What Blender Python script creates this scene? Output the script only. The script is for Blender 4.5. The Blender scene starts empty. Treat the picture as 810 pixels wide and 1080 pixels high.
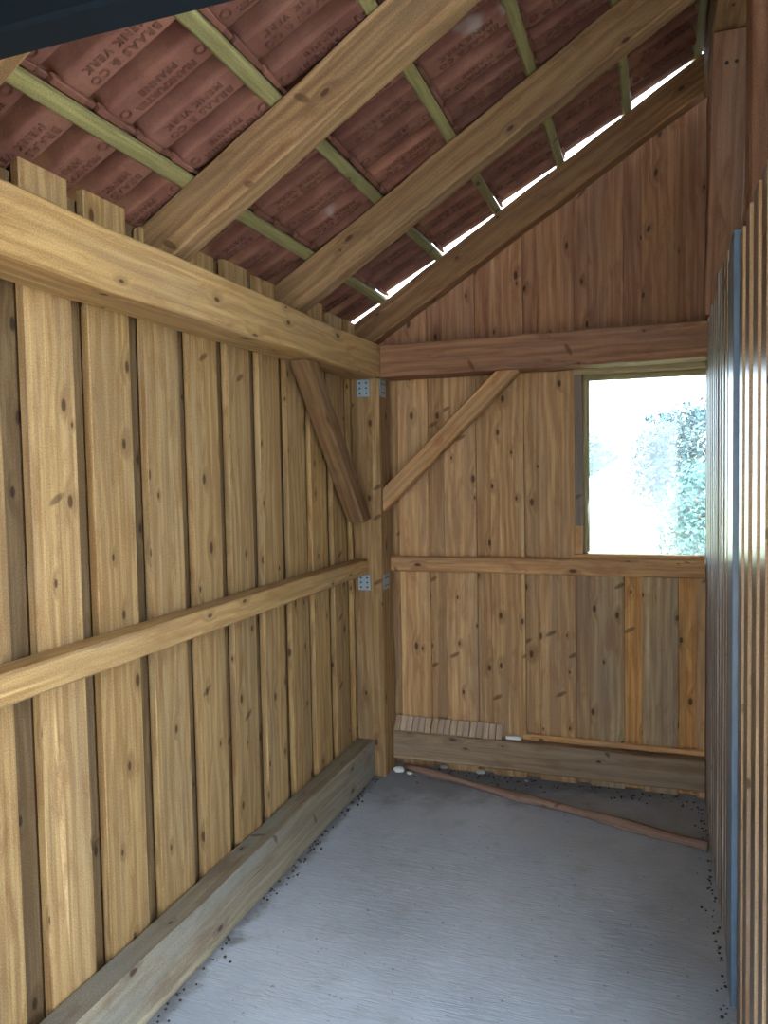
import bpy, bmesh, math, random
from mathutils import Vector, Matrix
random.seed(7)
sc = bpy.context.scene
COL = sc.collection
V = Vector

# ------------------------------------------------------------------ materials
def new_mat(name):
    m = bpy.data.materials.new(name); m.use_nodes = True
    nt = m.node_tree; nt.nodes.clear()
    out = nt.nodes.new('ShaderNodeOutputMaterial')
    b = nt.nodes.new('ShaderNodeBsdfPrincipled')
    nt.links.new(b.outputs[0], out.inputs[0])
    return m, nt, b, out

def N(nt, t, **kw):
    n = nt.nodes.new(t)
    for k, v in kw.items(): setattr(n, k, v)
    return n

def math_n(nt, op, a, b=None, c=None, clamp=False):
    n = N(nt, 'ShaderNodeMath', operation=op, use_clamp=clamp)
    for i, x in enumerate((a, b, c)):
        if x is None: continue
        if isinstance(x, (int, float)): n.inputs[i].default_value = x
        else: nt.links.new(x, n.inputs[i])
    return n.outputs[0]

def smooth(nt, x, a, b, lo=0.0, hi=1.0):
    n = N(nt, 'ShaderNodeMapRange', interpolation_type='SMOOTHSTEP')
    nt.links.new(x, n.inputs[0])
    for i, v in zip((1, 2, 3, 4), (a, b, lo, hi)): n.inputs[i].default_value = v
    return n.outputs[0]

def mixc(nt, fac, a, b, blend='MIX'):
    n = N(nt, 'ShaderNodeMix', data_type='RGBA', blend_type=blend)
    for s, x in ((n.inputs[0], fac), (n.inputs[6], a), (n.inputs[7], b)):
        if isinstance(x, (int, float)): s.default_value = x
        elif isinstance(x, tuple): s.default_value = (*x, 1)
        else: nt.links.new(x, s)
    return n.outputs[2]

def scale_vec(nt, vec, s):
    n = N(nt, 'ShaderNodeVectorMath', operation='MULTIPLY')
    nt.links.new(vec, n.inputs[0]); n.inputs[1].default_value = s
    return n.outputs[0]

def noise(nt, vec, scale=1.0, detail=4.0, rough=.55, dist=0.0):
    n = N(nt, 'ShaderNodeTexNoise')
    nt.links.new(vec, n.inputs['Vector'])
    n.inputs['Scale'].default_value = scale; n.inputs['Detail'].default_value = detail
    n.inputs['Roughness'].default_value = rough; n.inputs['Distortion'].default_value = dist
    return n.outputs['Fac']

def ramp3(nt, x, a, b):
    n = N(nt, 'ShaderNodeMapRange'); nt.links.new(x, n.inputs[0])
    n.inputs[1].default_value = .25; n.inputs[2].default_value = .75; n.inputs[3].default_value = a; n.inputs[4].default_value = b
    c = N(nt, 'ShaderNodeCombineColor')
    for k in range(3): nt.links.new(n.outputs[0], c.inputs[k])
    return c.outputs[0]

def wood(name, light, dark, knot=(.055, .025, .012), rough=.72, knots=.55, grey=0.0, greycol=(.2, .19, .18),
         bump=.5, spec=.25, contrast=1.6, streak=.5, blotch=.7, spikes=.25):
    m, nt, b, out = new_mat(name)
    uv = N(nt, 'ShaderNodeUVMap', uv_map='grain').outputs[0]
    tone = N(nt, 'ShaderNodeVertexColor', layer_name='tone').outputs[0]
    warp = noise(nt, scale_vec(nt, uv, (1.3, 7, 1)), 1, 2)
    # knots
    kv = N(nt, 'ShaderNodeTexVoronoi', voronoi_dimensions='2D', feature='F1')
    nt.links.new(scale_vec(nt, uv, (4.3, 8.5, 1)), kv.inputs['Vector'])
    kv.inputs['Scale'].default_value = 1
    sep = N(nt, 'ShaderNodeSeparateColor'); nt.links.new(kv.outputs['Color'], sep.inputs[0])
    has = math_n(nt, 'LESS_THAN', sep.outputs[0], knots)
    size = math_n(nt, 'MULTIPLY_ADD', sep.outputs[1], .055, .035)
    kd = math_n(nt, 'DIVIDE', kv.outputs['Distance'], size)
    kd = math_n(nt, 'ADD', kd, math_n(nt, 'MULTIPLY', warp, .5))
    kmask = math_n(nt, 'MULTIPLY', smooth(nt, kd, 1.45, .85), has)
    halo = math_n(nt, 'MULTIPLY', smooth(nt, kd, 4.5, .9), has)
    # growth rings bend round the knots
    sx = N(nt, 'ShaderNodeSeparateXYZ'); nt.links.new(uv, sx.inputs[0])
    v2 = math_n(nt, 'ADD', math_n(nt, 'MULTIPLY', sx.outputs[1], 46), math_n(nt, 'MULTIPLY', warp, 7))
    v2 = math_n(nt, 'ADD', v2, math_n(nt, 'MULTIPLY', halo, 1.6))
    ring = math_n(nt, 'MULTIPLY_ADD', math_n(nt, 'SINE', math_n(nt, 'MULTIPLY', v2, 3.1)), .5, .5)
    fib = noise(nt, scale_vec(nt, uv, (2.2, 90, 1)), 1, 5, .65)
    big = noise(nt, scale_vec(nt, uv, (.9, 5, 1)), 1, 3, .5)
    f = math_n(nt, 'ADD', math_n(nt, 'MULTIPLY', ring, .28 * contrast), math_n(nt, 'MULTIPLY', smooth(nt, fib, .3, .72), .42 * contrast))
    f = math_n(nt, 'ADD', f, math_n(nt, 'MULTIPLY', smooth(nt, big, .3, .7), .35))
    c = mixc(nt, f, light, dark)
    if streak:
        st = smooth(nt, noise(nt, scale_vec(nt, uv, (.7, 26, 1)), 1, 2, .5, .6), .66, .76)
        c = mixc(nt, math_n(nt, 'MULTIPLY', st, streak), c, tuple(min(1, x * 1.55 + .05) for x in light))
    if grey:
        g = smooth(nt, noise(nt, scale_vec(nt, uv, (1.1, 8, 1)), 1, 4, .6), .42, .68)
        c = mixc(nt, math_n(nt, 'MULTIPLY', g, grey), c, greycol)
    bl = smooth(nt, noise(nt, scale_vec(nt, uv, (5, 17, 1)), 1, 4, .65, .5), .48, .74)
    c = mixc(nt, math_n(nt, 'MULTIPLY', bl, blotch), c, tuple(x * y for x, y in zip(dark, (.8, .66, .6))))
    mot = noise(nt, scale_vec(nt, uv, (210, 330, 1)), 1, 3, .7)
    c = mixc(nt, 1.0, c, ramp3(nt, mot, .58, 1.36), 'MULTIPLY')
    # spike knots: short dark bars lying across the grain
    rot = N(nt, 'ShaderNodeVectorRotate', rotation_type='Z_AXIS'); nt.links.new(uv, rot.inputs[0]); rot.inputs['Angle'].default_value = .5
    sv = N(nt, 'ShaderNodeTexVoronoi', voronoi_dimensions='2D', feature='F1'); sv.inputs['Scale'].default_value = 1
    nt.links.new(scale_vec(nt, rot.outputs[0], (7.5, 2.6, 1)), sv.inputs['Vector'])
    ss = N(nt, 'ShaderNodeSeparateColor'); nt.links.new(sv.outputs['Color'], ss.inputs[0])
    sd = math_n(nt, 'ADD', sv.outputs['Distance'], math_n(nt, 'MULTIPLY', fib, .05))
    spike = math_n(nt, 'MULTIPLY', smooth(nt, sd, .12, .07), math_n(nt, 'LESS_THAN', ss.outputs[0], spikes))
    c = mixc(nt, math_n(nt, 'MULTIPLY', spike, .62), c, knot)
    c = mixc(nt, math_n(nt, 'MULTIPLY', halo, .42), c, tuple(x * .62 for x in dark))
    c = mixc(nt, math_n(nt, 'MULTIPLY', kmask, .85), c, knot)
    # short dark checks and specks
    spk = smooth(nt, noise(nt, scale_vec(nt, uv, (55, 170, 1)), 1, 2, .6), .70, .76)
    c = mixc(nt, math_n(nt, 'MULTIPLY', spk, .5), c, tuple(x * .35 for x in dark))
    crack = smooth(nt, noise(nt, scale_vec(nt, uv, (4, 120, 1)), 1, 2, .5, .4), .735, .77)
    c = mixc(nt, math_n(nt, 'MULTIPLY', crack, .6), c, tuple(x * .3 for x in dark))
    c = mixc(nt, 1.0, c, tone, 'MULTIPLY')
    nt.links.new(c, b.inputs['Base Color'])
    b.inputs['Roughness'].default_value = rough
    b.inputs['Specular IOR Level'].default_value = spec
    saw = noise(nt, scale_vec(nt, uv, (260, 130, 1)), 1, 3, .6)
    h = math_n(nt, 'ADD', math_n(nt, 'MULTIPLY', fib, .9), math_n(nt, 'MULTIPLY', saw, .6))
    h = math_n(nt, 'SUBTRACT', h, math_n(nt, 'MULTIPLY', crack, .8))
    bp = N(nt, 'ShaderNodeBump'); bp.inputs['Strength'].default_value = bump; bp.inputs['Distance'].default_value = .004
    nt.links.new(h, bp.inputs['Height']); nt.links.new(bp.outputs[0], b.inputs['Normal'])
    return m

W_LEFT = wood('wood_siding_honey', (.56, .375, .162), (.32, .19, .075), grey=.3, greycol=(.24, .2, .14))
W_BACK = wood('wood_siding_amber', (.70, .455, .215), (.40, .225, .10), grey=.35, greycol=(.26, .21, .16), knots=.62)
W_BEAM = wood('wood_beam', (.56, .365, .15), (.35, .21, .08), knots=.35, grey=.2, bump=.3)
W_RAFT = wood('wood_rafter', (.40, .25, .115), (.21, .125, .06), knots=.3, grey=.25, greycol=(.2, .16, .11))
W_RED = wood('wood_reddish', (.36, .19, .10), (.2, .10, .055), knots=.35, grey=.2)
W_BATT = wood('wood_treated_green', (.34, .31, .125), (.20, .18, .075), knots=.15, grey=.3, greycol=(.15, .15, .07))
W_SILL = wood('wood_grey_sill', (.37, .31, .215), (.23, .19, .135), knots=.3, grey=.85, greycol=(.245, .24, .21))
W_BSILL = wood('wood_brown_sill', (.37, .26, .16), (.22, .15, .09), knots=.3, grey=.5, greycol=(.25, .21, .17))
W_RIGHT = wood('wood_planed_board', (.54, .38, .21), (.38, .25, .13), knots=.3, rough=.3, spec=.6, bump=.08, grey=.2)
W_GREY = wood('wood_weathered', (.34, .28, .22), (.18, .14, .11), knots=.45, grey=.7, rough=.5, spec=.4, bump=.2)
W_POLE = wood('wood_old_pole', (.36, .23, .165), (.21, .135, .10), knots=.3, grey=.3)
W_SLAT = wood('wood_slat', (.58, .45, .33), (.42, .31, .21), knots=.05, grey=.5, greycol=(.33, .28, .24))

def simple(name, col, rough=.6, metal=0.0, nscale=30, var=.3, bump=.2, spec=.4, dist=.003):
    m, nt, b, out = new_mat(name)
    tc = N(nt, 'ShaderNodeTexCoord').outputs['Object']
    n1 = noise(nt, tc, nscale, 4, .6)
    c = mixc(nt, n1, tuple(x * (1 - var) for x in col), tuple(min(1, x * (1 + var)) for x in col))
    nt.links.new(c, b.inputs['Base Color'])
    b.inputs['Roughness'].default_value = rough; b.inputs['Metallic'].default_value = metal
    b.inputs['Specular IOR Level'].default_value = spec
    bp = N(nt, 'ShaderNodeBump'); bp.inputs['Strength'].default_value = bump; bp.inputs['Distance'].default_value = dist
    nt.links.new(noise(nt, tc, nscale * 4, 3), bp.inputs['Height']); nt.links.new(bp.outputs[0], b.inputs['Normal'])
    return m

M_NAVY = simple('dark_navy_paint', (.006, .014, .024), .75, 0, 14, .3, .1, .2)
M_BLUE = simple('faded_blue_paint', (.12, .19, .27), .33, 0, 25, .3, .12, .6)
M_ZINC = simple('galvanised_steel', (.36, .45, .52), .5, .6, 60, .25, .15)
M_NAIL = simple('dark_iron', (.03, .025, .022), .6, .5)
M_WHITE = simple('white_paint', (.75, .76, .74), .5, 0, 20, .1)
M_CHIP = simple('pale_mortar', (.62, .64, .6), .9, 0, 60, .3)
M_DIRT = simple('dark_dirt', (.055, .05, .047), .95, 0, 40, .5, .5)
M_HOUSE = simple('white_render', (.8, .8, .78), .9, 0, 5, .06)
M_PALE = simple('pale_roof', (.30, .31, .32), .9, 0, 3, .1)
M_LEAFD = simple('leaf_dark', (.007, .034, .046), .6, 0, 3, .5, 0)
M_LEAFL = simple('leaf_light', (.022, .08, .085), .6, 0, 3, .5, 0)
M_BARK = simple('bark', (.11, .08, .055), .9, 0, 10, .4, .5)
M_GRASS = simple('grass_ground', (.22, .28, .14), .95, 0, 2, .4)
M_YARD = simple('pale_yard_concrete', (.46, .44, .41), .9, 0, 2, .15)
M_FRAME = wood('window_frame_wood', (.46, .37, .22), (.28, .22, .14), knots=.1, grey=.4, greycol=(.4, .38, .26))

# roof tiles: red-brown concrete
def tile_mat():
    m, nt, b, out = new_mat('red_brown_tile')
    tc = N(nt, 'ShaderNodeTexCoord').outputs['Object']
    tone = N(nt, 'ShaderNodeVertexColor', layer_name='tone').outputs[0]
    a = noise(nt, tc, 7, 4, .6); f = noise(nt, tc, 160, 3, .7)
    c = mixc(nt, smooth(nt, a, .3, .7), (.15, .062, .046), (.23, .108, .075))
    c = mixc(nt, math_n(nt, 'MULTIPLY', smooth(nt, f, .5, .7), .45), c, (.1, .042, .032))
    lich = math_n(nt, 'MULTIPLY', smooth(nt, noise(nt, tc, 3.3, 3, .6), .68, .76), .55)
    c = mixc(nt, lich, c, (.33, .31, .28))
    c = mixc(nt, 1.0, c, tone, 'MULTIPLY')
    nt.links.new(c, b.inputs['Base Color'])
    b.inputs['Roughness'].default_value = .85; b.inputs['Specular IOR Level'].default_value = .2
    bp = N(nt, 'ShaderNodeBump'); bp.inputs['Strength'].default_value = .4; bp.inputs['Distance'].default_value = .003
    nt.links.new(f, bp.inputs['Height']); nt.links.new(bp.outputs[0], b.inputs['Normal'])
    return m
M_TILE = tile_mat()

def floor_mat():
    m, nt, b, out = new_mat('brushed_concrete')
    tc = N(nt, 'ShaderNodeTexCoord').outputs['Object']
    big = noise(nt, tc, 1.7, 4, .6); mid = noise(nt, tc, 9, 5, .65)
    br = noise(nt, scale_vec(nt, tc, (14, 95, 14)), 1, 4, .6, .8)
    c = mixc(nt, smooth(nt, big, .3, .72), (.40, .455, .53), (.53, .595, .68))
    c = mixc(nt, math_n(nt, 'MULTIPLY', smooth(nt, mid, .52, .75), .5), c, (.36, .37, .385))
    c = mixc(nt, math_n(nt, 'MULTIPLY', smooth(nt, br, .5, .7), .35), c, (.62, .64, .66))
    # worn-in dirt near the back end and along the sill, broken up by noise
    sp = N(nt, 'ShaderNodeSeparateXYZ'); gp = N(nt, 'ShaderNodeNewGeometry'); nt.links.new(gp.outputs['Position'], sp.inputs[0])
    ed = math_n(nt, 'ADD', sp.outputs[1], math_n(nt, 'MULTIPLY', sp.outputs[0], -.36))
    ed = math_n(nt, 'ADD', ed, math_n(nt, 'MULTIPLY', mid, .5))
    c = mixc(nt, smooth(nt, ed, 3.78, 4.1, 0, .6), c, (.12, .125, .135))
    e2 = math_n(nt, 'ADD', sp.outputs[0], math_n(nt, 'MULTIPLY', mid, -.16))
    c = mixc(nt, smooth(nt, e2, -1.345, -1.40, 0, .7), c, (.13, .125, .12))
    spot = smooth(nt, noise(nt, tc, 45, 2, .5), .70, .76)
    c = mixc(nt, math_n(nt, 'MULTIPLY', spot, .6), c, (.17, .165, .16))
    nt.links.new(c, b.inputs['Base Color'])
    b.inputs['Roughness'].default_value = .62; b.inputs['Specular IOR Level'].default_value = .35
    bp = N(nt, 'ShaderNodeBump'); bp.inputs['Strength'].default_value = .55; bp.inputs['Distance'].default_value = .006
    nt.links.new(math_n(nt, 'ADD', br, math_n(nt, 'MULTIPLY', mid, .8)), bp.inputs['Height'])
    nt.links.new(bp.outputs[0], b.inputs['Normal'])
    return m
M_FLOOR = floor_mat()

def glass_mat():
    m = bpy.data.materials.new('dusty_glass'); m.use_nodes = True
    nt = m.node_tree; nt.nodes.clear()
    out = N(nt, 'ShaderNodeOutputMaterial')
    tr = N(nt, 'ShaderNodeBsdfTransparent'); tr.inputs[0].default_value = (.93, .97, .98, 1)
    tl = N(nt, 'ShaderNodeBsdfTranslucent'); tl.inputs[0].default_value = (.85, .93, .95, 1)
    gl = N(nt, 'ShaderNodeBsdfGlossy'); gl.inputs['Roughness'].default_value = .05
    tc = N(nt, 'ShaderNodeTexCoord').outputs['Object']
    d = smooth(nt, noise(nt, tc, 9, 5, .6), .3, .8, .015, .06)
    m1 = N(nt, 'ShaderNodeMixShader'); nt.links.new(d, m1.inputs[0])
    nt.links.new(tr.outputs[0], m1.inputs[1]); nt.links.new(tl.outputs[0], m1.inputs[2])
    fr = N(nt, 'ShaderNodeFresnel'); fr.inputs[0].default_value = 1.45
    m2 = N(nt, 'ShaderNodeMixShader'); nt.links.new(fr.outputs[0], m2.inputs[0])
    nt.links.new(m1.outputs[0], m2.inputs[1]); nt.links.new(gl.outputs[0], m2.inputs[2])
    nt.links.new(m2.outputs[0], out.inputs[0])
    return m
M_GLASS = glass_mat()

# ------------------------------------------------------------------ mesh helpers
class MB:
    """collects boards, bars and lumps and links them as ONE mesh object"""
    def __init__(self):
        self.bm = bmesh.new()
        self.uv = self.bm.loops.layers.uv.new('grain')
        self.tn = self.bm.loops.layers.float_color.new('tone')
    def _face(self, vs, uvs, tone, smooth_=False):
        try: f = self.bm.faces.new(vs)
        except ValueError: return
        f.smooth = smooth_
        for l, q in zip(f.loops, uvs):
            l[self.uv].uv = q; l[self.tn] = (*tone, 1)
    def board(self, o, a, b, c, tone=None, slant=(0, 0), xtone=None):
        """box from corner o with edges a (along the grain), b, c; slant shifts the far end per b-side along a"""
        if tone is None: tone = rtone()
        o, a, b, c = V(o), V(a), V(b), V(c)
        if a.cross(b).dot(c) < 0: b, c = c, b
        ua = a.normalized()
        ru, rv = random.uniform(0, 40), random.uniform(0, 40)
        L, Wb, Wc = a.length, b.length, c.length
        P = {}
        for i in (0, 1):
            for j in (0, 1):
                for k in (0, 1):
                    P[i, j, k] = self.bm.verts.new(o + a * i + b * j + c * k + (ua * slant[j] if i else V((0, 0, 0))))
        def F(keys, uvf):
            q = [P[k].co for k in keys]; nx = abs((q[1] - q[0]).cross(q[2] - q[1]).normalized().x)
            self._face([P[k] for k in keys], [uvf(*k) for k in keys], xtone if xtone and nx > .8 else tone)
        fb = lambda i, j, k: (ru + i * L, rv + j * Wb)
        fc = lambda i, j, k: (ru + 5 + i * L, rv + 3 + k * Wc)
        fe = lambda i, j, k: (ru + 9 + j * .02, rv + 6 + k * Wc + j * Wb)
        F([(0,0,0),(0,1,0),(1,1,0),(1,0,0)], fb); F([(0,0,1),(1,0,1),(1,1,1),(0,1,1)], fb)
        F([(0,0,0),(1,0,0),(1,0,1),(0,0,1)], fc); F([(0,1,0),(0,1,1),(1,1,1),(1,1,0)], fc)
        F([(0,0,0),(0,0,1),(0,1,1),(0,1,0)], fe); F([(1,0,0),(1,1,0),(1,1,1),(1,0,1)], fe)
    def beam(self, p0, p1, side, up, n=14, wob=.003, tone=None, wane=0.0):
        """long timber: cross section side x up (vectors) swept from p0 to p1, with slightly uneven sawn faces"""
        if tone is None: tone = rtone(.06)
        p0, p1, side, up = V(p0), V(p1), V(side), V(up)
        if (p1 - p0).cross(side).dot(up) < 0: p0, p1 = p1, p0
        ru, rv = random.uniform(0, 40), random.uniform(0, 40)
        ws, wu = side.length, up.length
        L = (p1 - p0).length
        ch = .006
        su, uu = side.normalized(), up.normalized()
        sec = [(ch, 0), (ws - ch, 0), (ws, ch), (ws, wu - ch), (ws - ch, wu), (ch, wu), (0, wu - ch), (0, ch)]
        per = [0]
        for k in range(8):
            a, b = sec[k], sec[(k + 1) % 8]; per.append(per[-1] + math.hypot(a[0] - b[0], a[1] - b[1]))
        rings = []
        for i in range(n + 1):
            c = p0.lerp(p1, i / n)
            w = [random.uniform(-wob, wob) * (0 < i < n) for _ in range(4)]
            r = []
            for (s, u) in sec:
                s2 = s + (w[0] if s < ws / 2 else w[1]); u2 = u + (w[2] if u < wu / 2 else w[3])
                r.append(self.bm.verts.new(c + su * s2 + uu * u2))
            rings.append(r)
        for i in range(n):
            for k in range(8):
                k2 = (k + 1) % 8
                off = (k // 2) * 2.7
                uvs = [(ru + i * L / n, rv + off + per[k]), (ru + i * L / n, rv + off + per[k + 1]),
                       (ru + (i + 1) * L / n, rv + off + per[k + 1]), (ru + (i + 1) * L / n, rv + off + per[k])]
                self._face([rings[i][k], rings[i][k2], rings[i + 1][k2], rings[i + 1][k]][::1], uvs, tone)
        self._face(rings[0][::-1], [(ru + 7 + s * .1, rv + u) for s, u in sec[::-1]], tone)
        self._face(rings[-1], [(ru + 8 + s * .1, rv + u) for s, u in sec], tone)
    def rod(self, pts, rad, n=10, tone=(1, 1, 1)):
        pts = [V(p) for p in pts]; rings = []; ru, rv = random.uniform(0, 40), random.uniform(0, 40); d = 0
        for i, p in enumerate(pts):
            t = (pts[min(i + 1, len(pts) - 1)] - pts[max(i - 1, 0)]).normalized()
            x = t.cross(V((0, 0, 1))).normalized() if abs(t.z) < .9 else V((1, 0, 0)); y = x.cross(t)
            r = rad[i] if isinstance(rad, (list, tuple)) else rad
            rings.append([self.bm.verts.new(p + x * math.cos(6.2832 * k / n) * r + y * math.sin(6.2832 * k / n) * r) for k in range(n)])
        for i in range(len(pts) - 1):
            L = (pts[i + 1] - pts[i]).length; r = .03
            for k in range(n):
                q = [(ru + d, rv + k / n * .15), (ru + d, rv + (k + 1) / n * .15), (ru + d + L, rv + (k + 1) / n * .15), (ru + d + L, rv + k / n * .15)]
                self._face([rings[i][k], rings[i][(k + 1) % n], rings[i + 1][(k + 1) % n], rings[i + 1][k]], q, tone, True)
            d += L
        self._face(rings[0][::-1], [(ru, rv)] * n, tone); self._face(rings[-1], [(ru, rv)] * n, tone)
    def lump(self, c, r, sq=(1, 1, 1), tone=(1, 1, 1), seg=1):
        g = bmesh.ops.create_icosphere(self.bm, subdivisions=seg, radius=1)
        for v in g['verts']:
            k = random.uniform(.7, 1.15)
            v.co = V(c) + V((v.co.x * r * sq[0], v.co.y * r * sq[1], v.co.z * r * sq[2])) * k
            for f in v.link_faces:
                for l in f.loops: l[self.tn] = (*tone, 1); l[self.uv].uv = (v.co.x, v.co.y)
    def build(self, name, mat, parent=None, bevel=0.0, recalc=True):
        if recalc: bmesh.ops.recalc_face_normals(self.bm, faces=self.bm.faces[:])
        me = bpy.data.meshes.new(name)
        if parent is None:
            vs = self.bm.verts
            mn = V([min(v.co[i] for v in vs) for i in range(3)]); mx = V([max(v.co[i] for v in vs) for i in range(3)])
            base = V(((mn.x + mx.x) / 2, (mn.y + mx.y) / 2, mn.z))
        else:
            base = parent.matrix_world.translation.copy()
        for v in self.bm.verts: v.co -= base
        self.bm.to_mesh(me); self.bm.free()
        for m in (mat if isinstance(mat, list) else [mat]): me.materials.append(m)
        o = bpy.data.objects.new(name, me); COL.objects.link(o)
        if parent is None:
            o.location = base; o.matrix_world = Matrix.Translation(base)
        else:
            o.parent = parent
        if bevel:
            md = o.modifiers.new('bevel', 'BEVEL'); md.width = bevel; md.segments = 1; md.limit_method = 'ANGLE'
        return o

def rtone(s=.12, base=1.0):
    k = base * random.uniform(1 - s, 1 + s); h = random.uniform(-s * .35, s * .35)
    return (k * (1 + h * .3), k, k * (1 - h))

def tag(o, label, cat, group=None, kind=None):
    o['label'] = label; o['category'] = cat
    if group: o['group'] = group
    if kind: o['kind'] = kind
    return o
def struct(o, label=None):
    o['kind'] = 'structure'
    if label: o['label'] = label
    return o

# ------------------------------------------------------------------ key measures (metres)
XW, YW, XR = -1.42, 3.71, .20             # inner faces: left siding, back siding, partition
BT, BB = 2.115, 1.96                      # wall-plate beam top / bottom
YE = -1.55                                # plane of the added wall behind the camera
YC = 1.42                                 # near end of the closed bay behind the partition
YF = 1.04                                 # plane of the open front
SL = .622                                 # roof slope dz/dx
def zl(x, z0): return z0 + SL * (x + 1)   # height of a roof-parallel line at x
Z_RB, Z_RT = 2.345, 2.505                 # rafter underside / top at x = -1
RX = .26                                  # ridge

# ------------------------------------------------------------------ floor, ground
m = MB()
m.board((-1.47, YE - .05, -.12), (3.4, 0, 0), (0, 3.82 - YE, 0), (0, 0, .12), (1, 1, 1))
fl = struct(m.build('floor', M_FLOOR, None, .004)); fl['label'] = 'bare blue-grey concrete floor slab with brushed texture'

m = MB(); m.board((1.95, -12, -.3), (14, 0, 0), (0, 15.9, 0), (0, 0, .27), (1, 1, 1)); m.board((-6, -12, -.3), (7.95, 0, 0), (0, 12 + YE - .06, 0), (0, 0, .27), (1, 1, 1))
struct(m.build('bounce_yard', M_YARD))['kind'] = 'structure'  # unseen pale ground, laid to bounce sunlight into the shed
m = MB(); m.board((-25, -14, -.22), (50, 0, 0), (0, 78, 0), (0, 0, .12), (1, 1, 1))
struct(m.build('ground', M_GRASS))

# ------------------------------------------------------------------ left wall: boards over recessed boards
m = MB()
front = [(YE + .226 * k, YE + .226 * k + .164) for k in range(11)] + [(.95, 1.16), (1.222, 1.386), (1.465, 1.625), (1.686, 1.855), (1.922, 2.094), (2.153, 2.318), (2.381, 2.54), (2.607, 2.772),
         (2.834, 3.0), (3.059, 3.224), (3.288, 3.448), (3.512, 3.70)]
tops = [2.25] * 11 + [2.26, 2.25, 2.262, 2.272, 2.238, 2.25, 2.262, 2.26, 2.25, 2.26, 2.25, 2.25]
for (y0, y1), zt in zip(front, tops):
    j = random.uniform(-.004, .004); l = random.uniform(-.004, .004)
    m.board((XW - .026 + j * .3, y0, -.03), (0, l, zt + .03), (0, y1 - y0, 0), (.026, 0, 0), rtone(.13), (random.uniform(-.012, .006), random.uniform(-.012, .006)))
ys = [(a[1] + b[0]) / 2 for a, b in zip(front, front[1:])]
for y in ys:
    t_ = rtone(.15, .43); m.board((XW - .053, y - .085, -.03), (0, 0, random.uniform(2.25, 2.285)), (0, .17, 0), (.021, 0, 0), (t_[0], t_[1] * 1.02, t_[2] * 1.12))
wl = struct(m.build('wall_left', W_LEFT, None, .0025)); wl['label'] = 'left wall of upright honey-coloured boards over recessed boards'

# ------------------------------------------------------------------ back wall with gable and window opening
OX0, OX1, OZ0, OZ1 = -.372, .30, 1.07, 1.965
m = MB()
wide = [(-1.462, -1.305), (-1.238, -1.08), (-1.0, -.838), (-.768, -.604), (-.535, -.366), (-.302, -.146), (-.068, .09), (.165, .33), (.40, .56), (.64, .80), (.88, 1.04), (1.12, 1.28), (1.36, 1.52), (1.6, 1.76), (1.82, 1.96)]
narrow = [((a[1] + b[0]) / 2) for a, b in zip(wide, wide[1:])]
def roofz(x): return zl(min(x, 2 * RX - x), 2.49)
def backboard(x0, x1, y, th, tone_lo, tone_hi):
    zt0, zt1 = roofz(x0), roofz(x1)
    def seg(a, b, tone, top=False):
        if top: m.board((x0, y, a), (0, 0, min(zt0, zt1) - a), (x1 - x0, 0, 0), (0, th, 0), tone, (zt0 - min(zt0, zt1), zt1 - min(zt0, zt1)))
        else: m.board((x0, y, a), (0, 0, b - a), (x1 - x0, 0, 0), (0, th, 0), tone)
    if x1 > OX0 + .01 and x0 < OX1 - .01:
        seg(-.04, OZ0, tone_lo)
    else:
        seg(-.04, 2.03, tone_lo)
    seg(OZ1 if (x1 > OX0 + .01 and x0 < OX1 - .01) else 2.034, 0, tone_hi, True)
for x0, x1 in wide:
    lo = rtone(.09)
    if -.31 < x0 < .1: lo = (lo[0] * .80, lo[1] * .93, lo[2] * 1.12)      # greyed boards under the window
    hi = rtone(.1, .68); hi = (hi[0], hi[1] * .84, hi[2] * .90)  # redder gable wood, with the shade up there painted into its tone
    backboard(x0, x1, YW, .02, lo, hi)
for k, x in enumerate(narrow):
    lo = rtone(.08, .84)
    if -.2 < x < .2: lo = (1.12, .98, .72)                                # fresher orange strips
    elif -.4 < x < -.2: lo = (.72, .76, .86)
    hi = rtone(.1, .62); hi = (hi[0], hi[1] * .84, hi[2] * .95)  # same painted-in gable shade on the narrow boards
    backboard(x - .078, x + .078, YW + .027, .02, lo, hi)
wb = struct(m.build('wall_back', W_BACK, None, .0025)); wb['label'] = 'back gable wall of upright amber-brown boards with a window opening'

# ------------------------------------------------------------------ window in the back wall
win = bpy.data.objects.new('window_1', None); COL.objects.link(win); win.location = (-.09, YW + .04, OZ0); win.matrix_world = Matrix.Translation(win.location)
win['kind'] = 'structure'; win['label'] = 'small dusty window beside the partition'
m = MB(); m.beam((OX0 + .002, YW + .0, OZ0 + .03), (OX0 + .002, YW + .0, OZ1), (.042, 0, 0), (0, .055, 0), 4, .001, (.74, .64, .56)); m.build('jamb', W_GREY, win)
m = MB(); m.beam((OX0 + .044, YW + .03, OZ0 + .035), (OX0 + .044, YW + .03, OZ1 - .025), (.017, 0, 0), (0, .035, 0), 4, .001, (1.15, 1.2, .95))
m.beam((OX0 + .061, YW + .045, OZ0 + .04), (OX0 + .061, YW + .045, OZ1 - .05), (.008, 0, 0), (0, .02, 0), 4, .0005, (.8, 1.0, .85)); m.build('sash', M_FRAME, win)
m = MB(); m.beam((OX0 + .003, YW - .008, OZ0 + .035), (OX0 + .003, YW - .008, OZ0 + .165), (.038, 0, 0), (0, .02, 0), 2, .001, (1, .95, .9)); m.build('jamb_block', W_BACK, win)
m = MB(); m.beam((OX0 + .002, YW - .012, OZ0 + .003), (OX1 - .1, YW - .012, OZ0 + .003), (0, .07, 0), (0, 0, .032), 6, .001, (1.1, 1.05, .9)); m.build('sill', W_BACK, win)
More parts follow.
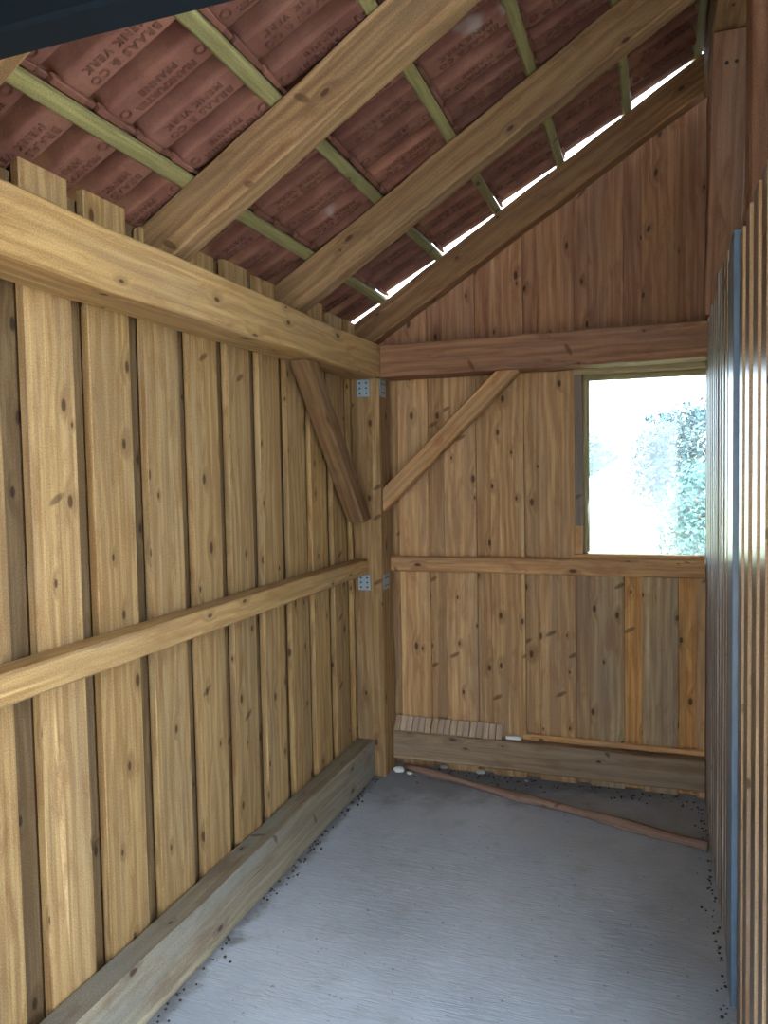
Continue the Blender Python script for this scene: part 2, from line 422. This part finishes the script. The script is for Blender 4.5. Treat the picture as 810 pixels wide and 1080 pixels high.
m = MB(); m.beam((OX0 + .002, YW - .01, OZ1 - .026), (OX1 - .04, YW - .01, OZ1 - .026), (0, .06, 0), (0, 0, .03), 6, .001, (1.2, 1.15, .95))
m.beam((OX0 + .046, YW + .028, OZ1 - .052), (OX1 - .09, YW + .028, OZ1 - .052), (0, .035, 0), (0, 0, .028), 6, .001, (.9, .95, .75)); m.build('head', M_FRAME, win)
m = MB(); m.beam((OX1 - .09, YW + .0, OZ0 + .03), (OX1 - .09, YW + .0, OZ1), (.05, 0, 0), (0, .055, 0), 4, .001, (.8, .8, .8)); m.build('jamb', W_GREY, win)
m = MB(); m.board((OX0 + .055, YW + .048, OZ0 + .03), (0, 0, OZ1 - OZ0 - .06), (OX1 - OX0 - .13, 0, 0), (0, .004, 0), (1, 1, 1)); m.build('pane', M_GLASS, win)

# ------------------------------------------------------------------ heavy timbers of the frame
m = MB(); m.beam((XW, YE + .03, BB), (XW, 3.69, BB), (.16, 0, 0), (0, 0, BT - BB), 22, .0035, (1.0, 1.0, 1.0))
tag(m.build('wall_plate_beam', W_BEAM), 'thick pale yellow horizontal beam along the top of the left wall', 'beam')
m = MB(); m.beam((XW + .165, 3.515, BB), (.34, 3.515, BB), (0, .17, 0), (0, 0, BT - BB), 16, .003, (1.05, 1.02, 1.0))
tag(m.build('tie_beam', W_RED), 'thick reddish-brown horizontal beam across the back gable above the window', 'beam')
m = MB(); m.beam((XW + .003, YE + .03, 1.008), (XW + .003, 3.518, 1.008), (.081, 0, 0), (0, 0, .074), 20, .002)
tag(m.build('wall_rail', W_BEAM), 'waist-high wooden rail running along the left wall boards', 'rail')
m = MB(); m.beam((XW + .135, 3.655, 1.008), (.195, 3.655, 1.008), (0, .052, 0), (0, 0, .074), 14, .002, (.95, .88, .84))
tag(m.build('wall_rail', W_BACK), 'knotty wooden rail crossing the back wall just under the window', 'rail')
m = MB(); m.beam((XW + .003, YE + .03, .0), (XW + .003, 3.518, .0), (.094, 0, 0), (0, 0, .184), 20, .003)
o = tag(m.build('sill_beam', W_SILL), 'grey weathered timber lying on the floor along the left wall', 'beam')
m = MB(); m.beam((XW + .132, 3.645, .05), (.198, 3.645, .05), (0, .062, 0), (0, 0, .143), 14, .003)
tag(m.build('sill_beam', W_BSILL), 'brown timber along the foot of the back wall, raised above the floor', 'beam')

m = MB(); m.beam((XW + .006, 3.52, 0), (XW + .006, 3.52, BB), (.146, 0, 0), (0, .165, 0), 12, .002, (.82, .80, .84))
cp = tag(m.build('corner_post', W_LEFT), 'upright square post in the corner between left and back walls', 'post')

# knee braces in the corner
def brace(p0, p1, side, upv, mat, tone): mm = MB(); mm.beam(p0, p1, side, upv, 8, .0015, tone); return mm
d = V((0, .72, -.69)).normalized(); nrm = V((0, .69, .72)).normalized()
a = V((-1.392, 2.70, 2.086)); dd = V((0, .57, -.671)).normalized(); b = a + dd * 1.02; nrm = V((0, .671, .57)).normalized()
m = brace(a, b, (.082, 0, 0), nrm * .09, None, (.80, .74, .70))
mid = (a + b) / 2
for v in m.bm.verts:                                                # cut to the beam above and notched at the post
    zt = BB - .002
    if (v.co - mid).dot(dd) < 0:
        if v.co.z > zt: v.co += dd * ((zt - v.co.z) / dd.z)
    else:
        f = lambda q: q.z - (1.266 + (q.y - 3.375) * .16)
        if f(v.co) < 0 or (v.co - b).dot(dd) > -.002: v.co -= dd * (f(v.co) / (dd.z - .16 * dd.y))
tag(m.build('knee_brace', W_RAFT), 'slanted brace from the left wall beam down to the corner post', 'brace')
m = MB(); a = V((-1.266, 3.555, 1.315)); b = V((-.598, 3.555, 1.955)); dd = (b - a).normalized(); up = V((-dd.z, 0, dd.x)) * .083
m.beam(a, b, (0, .075, 0), up, 8, .0015, (.98, .92, .86))
tag(m.build('knee_brace', W_BACK), 'slanted brace from the corner post up to the reddish gable beam', 'brace')

# galvanised plates
def plate(x0, x1, y, z0, z1, label):
    r = bpy.data.objects.new('steel_bracket', None); COL.objects.link(r); r.location = ((x0 + x1) / 2, y, z0); r.matrix_world = Matrix.Translation(r.location)
    tag(r, label, 'bracket')
    mm = MB(); mm.board((x0, y - .003, z0), (0, 0, z1 - z0), (x1 - x0, 0, 0), (0, .003, 0), (1, 1, 1)); mm.build('plate', M_ZINC, r, .002)
    for fx in (.25, .75):
        for fz in (.2, .5, .8):
            mm = MB(); mm.rod([(x0 + (x1 - x0) * fx, y - .003, z0 + (z1 - z0) * fz), (x0 + (x1 - x0) * fx, y - .0055, z0 + (z1 - z0) * fz)], .0045, 8); mm.build('nail', M_NAIL, r)
plate(-1.380, -1.313, 3.518, 1.872, 1.955, 'galvanised steel plate on the corner post under the top beam')
plate(-1.392, -1.328, 3.518, .928, 1.004, 'galvanised steel plate on the corner post under the left rail')

def side_plate(y0, y1, z0, z1, label):
    r = bpy.data.objects.new('steel_bracket', None); COL.objects.link(r); r.location = (-1.268, (y0 + y1) / 2, z0); r.matrix_world = Matrix.Translation(r.location)
    tag(r, label, 'bracket')
    mm = MB(); mm.board((-1.2675, y0, z0), (0, 0, z1 - z0), (0, y1 - y0, 0), (.003, 0, 0), (1, 1, 1)); mm.build('plate', M_ZINC, r, .002)
    for fy in (.3, .7):
        for fz in (.25, .75):
            q = V((-1.2645, y0 + (y1 - y0) * fy, z0 + (z1 - z0) * fz))
            mm = MB(); mm.rod([q, q + V((.0025, 0, 0))], .0045, 8); mm.build('nail', M_NAIL, r)
side_plate(3.535, 3.615, 1.872, 1.955, 'steel plate on the right side of the corner post, under the reddish beam')
side_plate(3.535, 3.615, .928, 1.004, 'steel plate on the right side of the corner post, under the back rail')

# ------------------------------------------------------------------ rafters, battens
def rafter(y, label, tone, mat, w=.08, x1=.185, x0=-1.62):
    mm = MB(); h = (Z_RT - Z_RB)
    s = V((1, 0, SL)).normalized(); nn = V((-SL, 0, 1)).normalized()
    mm.beam((x0, y, zl(x0, Z_RB)), (x1, y, zl(x1, Z_RB)), (0, w, 0), nn * h * math.cos(math.atan(SL)), 18, .003, tone)
    return tag(mm.build('rafter', mat), label, 'rafter', 'rafters under the tiles')
rafter(1.105, 'pale rafter right behind the dark navy lintel', (1.05, 1.05, 1), W_RAFT, .065)
rafter(1.935, 'nearest full rafter, running up past the roof tiles from the middle of the left beam', (1, 1, 1), W_RAFT)
rafter(2.755, 'middle rafter between the nearest rafter and the gable rafter', (.92, .9, .9), W_RAFT)
rafter(3.60, 'dark rafter lying against the gable boards of the back wall', (.9, .8, .78), W_RAFT, .085, .262)

bnames = ['lowest greenish roof batten, just above the left wall beam', 'second greenish roof batten up from the left wall beam',
          'third greenish roof batten up from the left wall beam', 'fourth greenish roof batten up from the left wall beam', 'greenish roof batten second below the ridge', 'topmost greenish roof batten beside the ridge']
s = V((1, 0, SL)).normalized(); nn = V((-SL, 0, 1)).normalized()
BX = [-1.27 + .287 * k for k in range(6)]
def batten(x, label):
    mm = MB(); c = V((x, 0, zl(x, Z_RT + .002)))
    p0 = c - s * .021; p0.y = YE - .05; p1 = p0.copy(); p1.y = 3.685
    mm.beam(p0, p1, s * .042, nn * .03, 20, .002, rtone(.08))
    return tag(mm.build('roof_batten', W_BATT), label, 'batten', 'battens carrying the roof tiles')
for x, lb in zip(BX, bnames): batten(x, lb)
mm = MB()

# ------------------------------------------------------------------ roof of interlocking tiles (one surface), embossed writing underneath
PITCH, WELL0, WELLW = .152, 1.415, .088
Y0R, Y1R = YE - .1, 3.63
def sstep(x): x = max(0, min(1, x)); return x * x * (3 - 2 * x)
def well(y):
    t = (y - WELL0) % PITCH
    e = .012
    return sstep(t / e) * sstep((WELLW + .016 - t) / e) if t < WELLW + .016 else 0.0
m = MB()
bm = m.bm
# sample positions that follow the profile
samples = []
k0 = math.floor((Y0R - WELL0) / PITCH)
y = WELL0 + k0 * PITCH
while y < Y1R:
    for t in (0, .004, .008, .012, .016, .04, .065, WELLW, WELLW + .004, WELLW + .008, WELLW + .012, WELLW + .016, .118, .128):
        q = y + t
        if Y0R <= q <= Y1R: samples.append(q)
    y += PITCH
WELLS = []
GA = math.sqrt(1 + SL * SL)
def tile_h(u):      # u = slope distance from the lower batten; height of the crest underside above the rafter tops
    return .100 - .075 * u
cols_tone = {}
ulist = [-.075, -.03, .0, .02, .026, .032, .04, .052, .07, .12, .2, .27, .335, .352]
for ci in range(-1, 6):
    xb = -1.27 + .287 * ci
    rows = []
    for u in ulist:
        r = []
        for yy in samples:
            w = well(yy)
            # rounded lower end of each flat
            t = (yy - WELL0) % PITCH
            cc = abs(t - (WELLW + .016) / 2) / (WELLW / 2 + .008)
            lo = .028 + .018 * cc ** 3
            e = sstep((u - lo + .006) / .014)
            ridge = .006 if abs(((yy - WELL0 - .128) % (2 * PITCH))) < .0025 else 0
            h = tile_h(u) - .070 * w * (.25 + .75 * e) - ridge
            P = V((xb, yy, zl(xb, Z_RT))) + s * u + nn * h
            r.append(bm.verts.new(P))
        rows.append(r)
    for i in range(len(ulist) - 1):
        for j in range(len(samples) - 1):
            ti = math.floor((samples[j] - WELL0 + .02) / (2 * PITCH))
            tn = cols_tone.setdefault((ci, ti), rtone(.14))
            m._face([rows[i][j], rows[i][j + 1], rows[i + 1][j + 1], rows[i + 1][j]], [(0, 0)] * 4, tn, True)
rf = m.build('roof', M_TILE, None, 0, False)
md = rf.modifiers.new('thick', 'SOLIDIFY'); md.thickness = .012; md.offset = 1
for p_ in rf.data.polygons: pass
# make the faces look down so that the thickness grows outward
bmx = bmesh.new(); bmx.from_mesh(rf.data)
if bmx.faces and sum(f.normal.z for f in bmx.faces) < 0:
    bmesh.ops.reverse_faces(bmx, faces=bmx.faces[:])
bmx.to_mesh(rf.data); bmx.free()
struct(rf, 'red-brown interlocking roof tiles seen from underneath')
# tile heads with hooking nibs on the uphill side of each batten
m = MB()
for ci in range(0, 6):
    xb = -1.27 + .287 * ci
    yy = WELL0 + k0 * PITCH - .014
    while yy < Y1R - .05:
        if yy > Y0R:
            tone = rtone(.14, .95)
            o = V((xb, yy, zl(xb, Z_RT))) + s * .024 + nn * (.022 + random.uniform(0, .004))
            wd = random.uniform(.085, .112)
            m.board(o, (0, wd, 0), s * random.uniform(.016, .021), nn * .024, tone)
            o2 = V((xb, yy + wd + .004, zl(xb, Z_RT))) + s * .024 + nn * .032
            m.board(o2, (0, PITCH - wd - .01, 0), s * .014, nn * .018, rtone(.14, .8))
        yy += PITCH
m.build('nib', M_TILE, rf, .003)
# writing
def text_mesh(body, size, spacing=1.0):
    cu = bpy.data.curves.new('lettering', 'FONT'); cu.body = body; cu.size = size; cu.fill_mode = 'NONE'
    cu.bevel_depth = .0018; cu.bevel_resolution = 0; cu.align_x = 'CENTER'; cu.align_y = 'CENTER'; cu.resolution_u = 3; cu.space_character = spacing
    ob = bpy.data.objects.new('lettering', cu); COL.objects.link(ob)
    dg = bpy.context.evaluated_depsgraph_get(); me = bpy.data.meshes.new_from_object(ob.evaluated_get(dg))
    bpy.data.objects.remove(ob); bpy.data.curves.remove(cu)
    vs = [v.co.copy() for v in me.vertices]; fs = [tuple(p.vertices) for p in me.polygons]
    bpy.data.meshes.remove(me)
    return vs, fs
def merge(parts):
    vs, fs = [], []
    for (v, f), (dx, dy) in parts:
        b = len(vs); vs += [q + V((dx, dy, 0)) for q in v]; fs += [tuple(i + b for i in t) for t in f]
    return vs, fs
T_A = merge([(text_mesh('FRANKFURTER', .026, 1.1), (0, .017)), (text_mesh('PFANNE', .027, 1.2), (0, -.016)), (text_mesh('O', .04), (-.122, 0)), (text_mesh('O', .04), (.122, 0))])
T_B = merge([(text_mesh('BRAAS & CO', .031, 1.25), (0, .017)), (text_mesh('MENK VERK', .029, 1.25), (0, -.019))])
m = MB()
for ci in range(-1, 6):
    xb = -1.27 + .287 * ci
    wi = k0
    while WELL0 + wi * PITCH + WELLW < Y1R:
        yc = WELL0 + wi * PITCH + (WELLW + .016) / 2
        if yc > .9:
            vs, fs = T_A if wi % 2 else T_B
            uc = .185
            org = V((xb, yc, zl(xb, Z_RT))) + s * uc + nn * (tile_h(uc) - .0702)
            ex = (-s * 1.0 + nn * .075).normalized(); ey = V((0, 1, 0)); ez = ex.cross(ey)
            vv = [m.bm.verts.new(org + ex * q.x + ey * q.y + ez * (q.z * 1.3)) for q in vs]
            tn = (.68, .66, .64)
            for f in fs: m._face([vv[i] for i in f], [(0, 0)] * len(f), tn)
        wi += 1
m.build('embossed_lettering', M_TILE, rf)

# right-hand slope of the roof, over the bay behind the partition
m = MB()
x = RX - .02
for k in range(6):
    xa = RX + .287 * k; za = zl(2 * RX - xa, Z_RT + .09)
    m.board((xa, YC - .08, za), (0, Y1R - YC + .08, 0), (.33, 0, -.33 * SL), (0, 0, .02), rtone(.1))
struct(m.build('roof', M_TILE), 'far slope of the tiled roof beyond the ridge')  # slope left off nearer the camera to let daylight in
m = MB(); m.rod([(RX, YC - .1, zl(RX, Z_RT + .06)), (RX, Y1R, zl(RX, Z_RT + .06))], .12, 14, (1, 1, 1))
struct(m.build('trim_1', M_TILE), 'ridge tiles along the top of the roof')

# ------------------------------------------------------------------ ridge purlin, its brace and posts
m = MB(); m.beam((.185, YE, 3.05), (.185, 3.595, 3.05), (.14, 0, 0), (0, 0, .17), 12, .002, (1, 1, 1))
tag(m.build('ridge_purlin', W_RAFT), 'ridge beam at the top right, resting on the slanted brace', 'beam')
r = bpy.data.objects.new('knee_brace', None); COL.objects.link(r); r.location = (.24, 3.6, 2.24); r.matrix_world = Matrix.Translation(r.location)
tag(r, 'reddish brace with two nail heads slanting up to the ridge beam', 'brace')
a = V((.186, 3.06, 3.04)); b = V((.186, 3.545, 2.14)); dd = (b - a).normalized(); nb = V((0, -dd.z, dd.y)) * .09
m = MB(); m.beam(a, b, (.128, 0, 0), nb, 8, .002, (1, 1, 1)); m.build('timber', W_RED, r)
for fx in (.05, .082):
    q = a + dd * .1 + V((fx, 0, 0)); n_ = -nb.normalized()
    m = MB(); m.rod([q + n_ * -.002, q + n_ * .003], .007, 8); m.build('nail', M_NAIL, r)
m = MB(); m.beam((.2, 3.57, 0), (.2, 3.57, 3.05), (.12, 0, 0), (0, .12, 0), 10, .002, (.85, .8, .8))
tag(m.build('gable_post', W_RED), 'post against the gable boards at the far end of the partition', 'post')
m = MB(); m.beam((.234, 2.33, 0), (.234, 2.33, 3.045), (.14, 0, 0), (0, .12, 0), 10, .002, (1.05, 1, .98))
tag(m.build('ridge_post', W_RED), 'thick reddish post rising behind the right partition at the picture edge', 'post')
m = MB(); m.beam((.245, 3.20, 0), (.292, 2.80, 2.64), (.05, 0, 0), (0, .03, 0), 6, .002, (.95, .98, 1.05))
tag(m.build('leaning_plank', W_GREY), 'grey weathered plank leaning between the ridge brace and the thick post', 'plank')

# ------------------------------------------------------------------ partition on the right: upright boards with projecting strips
m = MB()
yb = 1.4
while yb < 3.56:
    w_ = random.uniform(.14, .17)
    yb2 = min(yb + w_, 3.565)
    m.board((XR + .024, yb, -.01), (0, 0, 2.08 + random.uniform(-.03, .03)), (0, yb2 - yb - .003, 0), (.008, 0, 0), rtone(.1, .5))
    yb = yb2
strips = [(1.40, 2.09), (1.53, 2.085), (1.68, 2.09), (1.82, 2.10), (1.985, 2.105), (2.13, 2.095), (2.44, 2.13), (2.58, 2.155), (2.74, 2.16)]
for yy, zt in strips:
    m.board((XR, yy, -.0), (0, random.uniform(-.004, .004), zt), (0, random.uniform(.075, .10), 0), (.0185, 0, 0), rtone(.08, 1.4), (0, 0), (.40, .44, .54))   # groove shade painted into the faces, sawn edges kept brighter
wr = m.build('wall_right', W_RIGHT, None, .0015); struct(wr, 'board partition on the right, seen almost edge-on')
m = MB()
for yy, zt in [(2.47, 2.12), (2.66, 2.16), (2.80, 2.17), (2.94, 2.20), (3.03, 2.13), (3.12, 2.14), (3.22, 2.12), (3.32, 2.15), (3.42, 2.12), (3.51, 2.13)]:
    m.board((XR - .003, yy, 0), (0, random.uniform(-.004, .004), zt), (0, random.uniform(.04, .06), 0), (.018, 0, 0), rtone(.15, 1.45), (random.uniform(-.03, 0), 0), (.7, .75, .85))  # shade painted into these faces too, edges brighter
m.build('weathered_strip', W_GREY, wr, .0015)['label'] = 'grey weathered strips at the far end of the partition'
m = MB(); m.board((XR - .010, 2.265, 0), (0, 0, 2.125), (0, .14, 0), (.026, 0, 0), (1, 1, 1)); m.board((XR - .004, 2.405, 0), (0, 0, 2.10), (0, .02, 0), (.01, 0, 0), (1, 1, 1))
m.build('blue_board', M_BLUE, wr, .0015)['label'] = 'faded blue painted board'

# unseen walls added to darken the bay and steer light from behind the camera
m = MB(); y = YC
while y < 3.74:
    m.board((1.93, y, -.03), (0, 0, 2.2), (0, .16, 0), (.02, 0, 0), rtone(.1, .8)); y += .163
struct(m.build('wall_added_outer', W_BACK))
m = MB()
for k in range(10):
    x0 = .232 + k * .168
    m.board((x0, YC - .02, -.03), (0, 0, roofz(x0 + .08) - .02), (.166, 0, 0), (0, .02, 0), rtone(.1, .8))
struct(m.build('wall_added_bay', W_BACK))
m = MB()
for k in range(4):
    x0 = -1.462 + k * .168
    m.board((x0, YE - .02, -.03), (0, 0, roofz(x0) - .01), (.166, 0, 0), (0, .02, 0), rtone(.1, .9), (0, .09))
for k in range(4, 10):
    x0 = -1.462 + k * .168
    m.board((x0, YE - .02, 2.0), (0, 0, roofz(x0) - 2.01), (.166, 0, 0), (0, .02, 0), rtone(.1, .9), (0, .09))
struct(m.build('wall_added_front', W_BACK))  # unseen wall; opening and header shaped to control the light

m = MB()
for k in range(14):
    m.board((XR + .01, YE + k * .166, -.03), (0, 0, 3.0), (0, .163, 0), (.02, 0, 0), rtone(.1, .9))
struct(m.build('wall_added_near_right', W_BACK))  # unseen wall added to narrow the daylight from the side

# ------------------------------------------------------------------ dark lintel over the entrance
m = MB(); m.beam((-1.62, YF - .07, 2.2), (.40, YF - .07, 2.2), (0, .07, 0), (0, 0, .30), 8, .001, (1, 1, 1))
tag(m.build('lintel', M_NAVY), 'dark navy lintel crossing the top left corner of the picture', 'lintel')

# ------------------------------------------------------------------ loose things
m = MB(); n_s = 17
for k in range(n_s):                                                 # leaning back against the boards
    x0 = -1.266 + k * (.555 / n_s); w_ = .555 / n_s - .004
    dy = random.uniform(-.002, .002)
    m.board((x0, 3.652 + dy, .1945), (random.uniform(-.003, .003), .044, .062), (w_, 0, 0), V((0, -.062, .044)).normalized() * .01, rtone(.14))
m.board((-1.266, 3.668, .212), (.553, 0, 0), (0, .008, .0113), V((0, .062, -.044)).normalized() * .004, (.6, .6, .6))
tag(m.build('slat_strip', W_SLAT, None, .0012), 'strip of short pale wooden slats lying on the left end of the back sill', 'slats')
m = MB(); m.board((-.70, 3.675, .194), (.075, 0, 0), (0, .028, 0), (0, 0, .016), (1, 1, 1))
tag(m.build('white_block', M_WHITE, None, .003), 'small white block on the back sill beside the slats', 'block')
m = MB(); m.beam((-.615, 3.692, .1945), (.195, 3.692, .1945), (0, .016, 0), (0, 0, .028), 10, .001, (1.2, 1.15, 1.05))
tag(m.build('thin_lath', W_BACK), 'thin light lath lying along the back sill, right of the white block', 'lath')
m = MB()
P0, P1 = V((-1.20, 3.63, .018)), V((.185, 3.185, .022))
pts = [P0.lerp(P1, t / 14) + V((0, .006 * math.sin(t * .9), 0)) for t in range(15)]
m.rod(pts, [.017 + .004 * math.sin(t * 1.3) + .001 * t / 3 for t in range(15)], 10, (1, 1, 1))
tag(m.build('wooden_pole', W_POLE), 'rough brown wooden pole lying diagonally on the concrete floor', 'pole')

chips = [(-1.225, 3.60, .028, 'largest white mortar chip, on the floor beside the corner post'), (-1.165, 3.585, .018, 'flat white mortar chip on the floor, second from the corner post'),
         (-1.02, 3.70, .02, 'white mortar chip under the sill, left of the pole crossing'), (-.83, 3.695, .024, 'white mortar chip under the sill below the end of the slats'),
         (-.60, 3.66, .010, 'tiny white mortar crumb under the middle of the back sill')]
for x, y, r_, lb in chips:
    m = MB(); m.lump((x, y, r_ * .5), r_, (1.2, .8, .55), (1, 1, 1)); 
    tag(m.build('mortar_chip', M_CHIP), lb, 'chip', 'mortar chips at the foot of the back wall')
m = MB()
for k in range(420):
    if k < 190: x, y = random.uniform(-1.28, .18), 3.70 - abs(random.gauss(0, .07))
    elif k < 330: y = random.uniform(1.3, 3.6); x = -1.322 + abs(random.gauss(0, .022))
    else: y = random.uniform(2.1, 3.6); x = .19 - abs(random.gauss(0, .02))
    r_ = random.uniform(.002, .0065)
    m.lump((x, y, r_ * .4), r_, (1, 1, .7), rtone(.3))
o = tag(m.build('dirt_crumbs', M_DIRT), 'dark dirt crumbs along the foot of the walls', 'dirt', None, 'stuff')

# ------------------------------------------------------------------ outside the window
def leafy(name, label, c, rad, n, mat, trunk_h, leaf=.09):
    r = bpy.data.objects.new(name, None); COL.objects.link(r); r.location = (c[0], c[1], -.1); r.matrix_world = Matrix.Translation(r.location)
    tag(r, label, 'tree' if 'tree' in name else 'bush')
    mm = MB()
    mm.rod([(c[0], c[1], -.1), (c[0] + .05, c[1], trunk_h * .5), (c[0], c[1], c[2])], [.10, .07, .03], 8)
    for k in range(7):
        a = k * .9; q = V((math.cos(a) * rad[0] * .6, math.sin(a) * rad[1] * .6, random.uniform(-.2, .5) * rad[2]))
        mm.rod([(c[0], c[1], trunk_h * .5 + .05 * k), V(c) + q * .5, V(c) + q], [.04, .025, .01], 6)
    mm.build('trunk', M_BARK, r)
    mm = MB()
    for k in range(n):
        th = random.uniform(0, 6.283); zz = random.uniform(-1, 1); rr = random.uniform(.45, 1.0) ** .5 * (1 + .12 * math.sin(5 * th) + .1 * math.cos(4 * zz + th))
        p_ = V(c) + V((math.cos(th) * math.sqrt(1 - zz * zz) * rad[0], math.sin(th) * math.sqrt(1 - zz * zz) * rad[1], zz * rad[2])) * rr
        e1 = V((random.gauss(0, 1), random.gauss(0, 1), random.gauss(0, 1))).normalized(); e2 = e1.orthogonal().normalized()
        l = leaf * random.uniform(.6, 1.3)
        vs = [mm.bm.verts.new(p_ + e1 * l), mm.bm.verts.new(p_ + e2 * l * .45), mm.bm.verts.new(p_ - e1 * l), mm.bm.verts.new(p_ - e2 * l * .45)]
        mm._face(vs, [(0, 0)] * 4, rtone(.2))
    mm.build('crown', mat, r)
leafy('tree', 'dark blue-green tree seen through the upper right of the window', (1.05, 15.5, 1.6), (1.6, 1.1, 1.05), 9000, M_LEAFD, 1.2, .07)
leafy('shrub', 'paler shrub seen through the lower right of the window', (1.0, 12.5, .6), (1.05, .8, 1.05), 7500, M_LEAFL, .6, .05)
leafy('tree', 'distant pale tree seen at the left edge of the window', (-2.35, 30, 1.85), (.9, 1.0, .95), 1500, M_LEAFL, 1.4, .16)
hs = bpy.data.objects.new('white_house', None); COL.objects.link(hs); hs.location = (-.5, 22, -.1); hs.matrix_world = Matrix.Translation(hs.location)
tag(hs, 'low white house with a pale roof seen through the window', 'house')
m = MB(); m.board((-1.85, 22, -.1), (2.7, 0, 0), (0, 3.0, 0), (0, 0, 1.35), (1, 1, 1)); m.build('wall', M_HOUSE, hs)
m = MB()
for k in range(2): pass
ap = (-.55, 2.6); ev0 = (-4.7, .75); ev1 = (.5, 1.25)
def prism(pts, y0, y1):
    a_ = [m.bm.verts.new((x, y0, z)) for x, z in pts]; b_ = [m.bm.verts.new((x, y1, z)) for x, z in pts]
    m._face(a_, [(0, 0)] * len(pts), (1, 1, 1)); m._face(b_[::-1], [(0, 0)] * len(pts), (1, 1, 1))
    for i in range(len(pts)):
        j = (i + 1) % len(pts); m._face([a_[i], b_[i], b_[j], a_[j]], [(0, 0)] * 4, (1, 1, 1))
prism([(-2.0, 1.1), (-.1, 2.38), (1.0, 1.68), (1.0, 1.3), (-2.0, .95)], 21.8, 25.2); m.build('roof', M_HOUSE, hs)
m = MB()
prism([(-1.72, -.1), (-.86, -.1), (-.86, 1.0), (-.93, 1.25), (-1.05, 1.4), (-1.25, 1.5), (-1.62, 1.5), (-1.72, 1.4)], 11.0, 12.0)
tk = tag(m.build('water_tank', M_WHITE), 'white round-shouldered tank standing outside the window', 'tank')
m = MB(); prism([(-1.64, 1.50), (-1.22, 1.50), (-1.22, 1.545), (-1.64, 1.545)], 11.05, 11.9); m.build('lid', M_PALE, tk)

# ------------------------------------------------------------------ light
w = bpy.data.worlds.new('World'); sc.world = w; w.use_nodes = True
nt = w.node_tree; nt.nodes.clear()
bg = N(nt, 'ShaderNodeBackground'); wo = N(nt, 'ShaderNodeOutputWorld')
bg.inputs[0].default_value = (.74, .87, 1.0, 1); bg.inputs[1].default_value = 3.0
nt.links.new(bg.outputs[0], wo.inputs[0])
sun = bpy.data.lights.new('sun', 'SUN'); sun.energy = 9.0; sun.color = (1, .9, .74); sun.angle = .01
so = bpy.data.objects.new('sun', sun); COL.objects.link(so)
so.rotation_euler = V((.30, .55, -.78)).to_track_quat('-Z', 'Y').to_euler()

# ------------------------------------------------------------------ camera
cd = bpy.data.cameras.new('camera'); co = bpy.data.objects.new('camera', cd); COL.objects.link(co)
Rr = V((0.94235128, 0.33409888, -0.01876197)); U = V((9.10636451e-04, 5.35079549e-02, 9.98567008e-01)); F = V((-0.33462403, 0.94101798, -0.05011905))
M4 = Matrix((Rr, U, -F)).transposed().to_4x4(); M4.translation = V((0, 0, 1.5)); co.matrix_world = M4
cd.sensor_fit = 'VERTICAL'; cd.sensor_height = 36.0; cd.lens = 812.9 / 1080 * 36.0; cd.clip_start = .02
sc.camera = co
sc.view_settings.view_transform = 'Standard'; sc.view_settings.look = 'None'; sc.view_settings.gamma = 1
sc.view_settings.use_curve_mapping = False
sc.view_settings.exposure = 1.97
sc.cycles.max_bounces = 14; sc.cycles.diffuse_bounces = 9; sc.cycles.glossy_bounces = 4; sc.cycles.transparent_max_bounces = 12
sc.cycles.use_denoising = True
sc.cycles.sample_clamp_indirect = 8
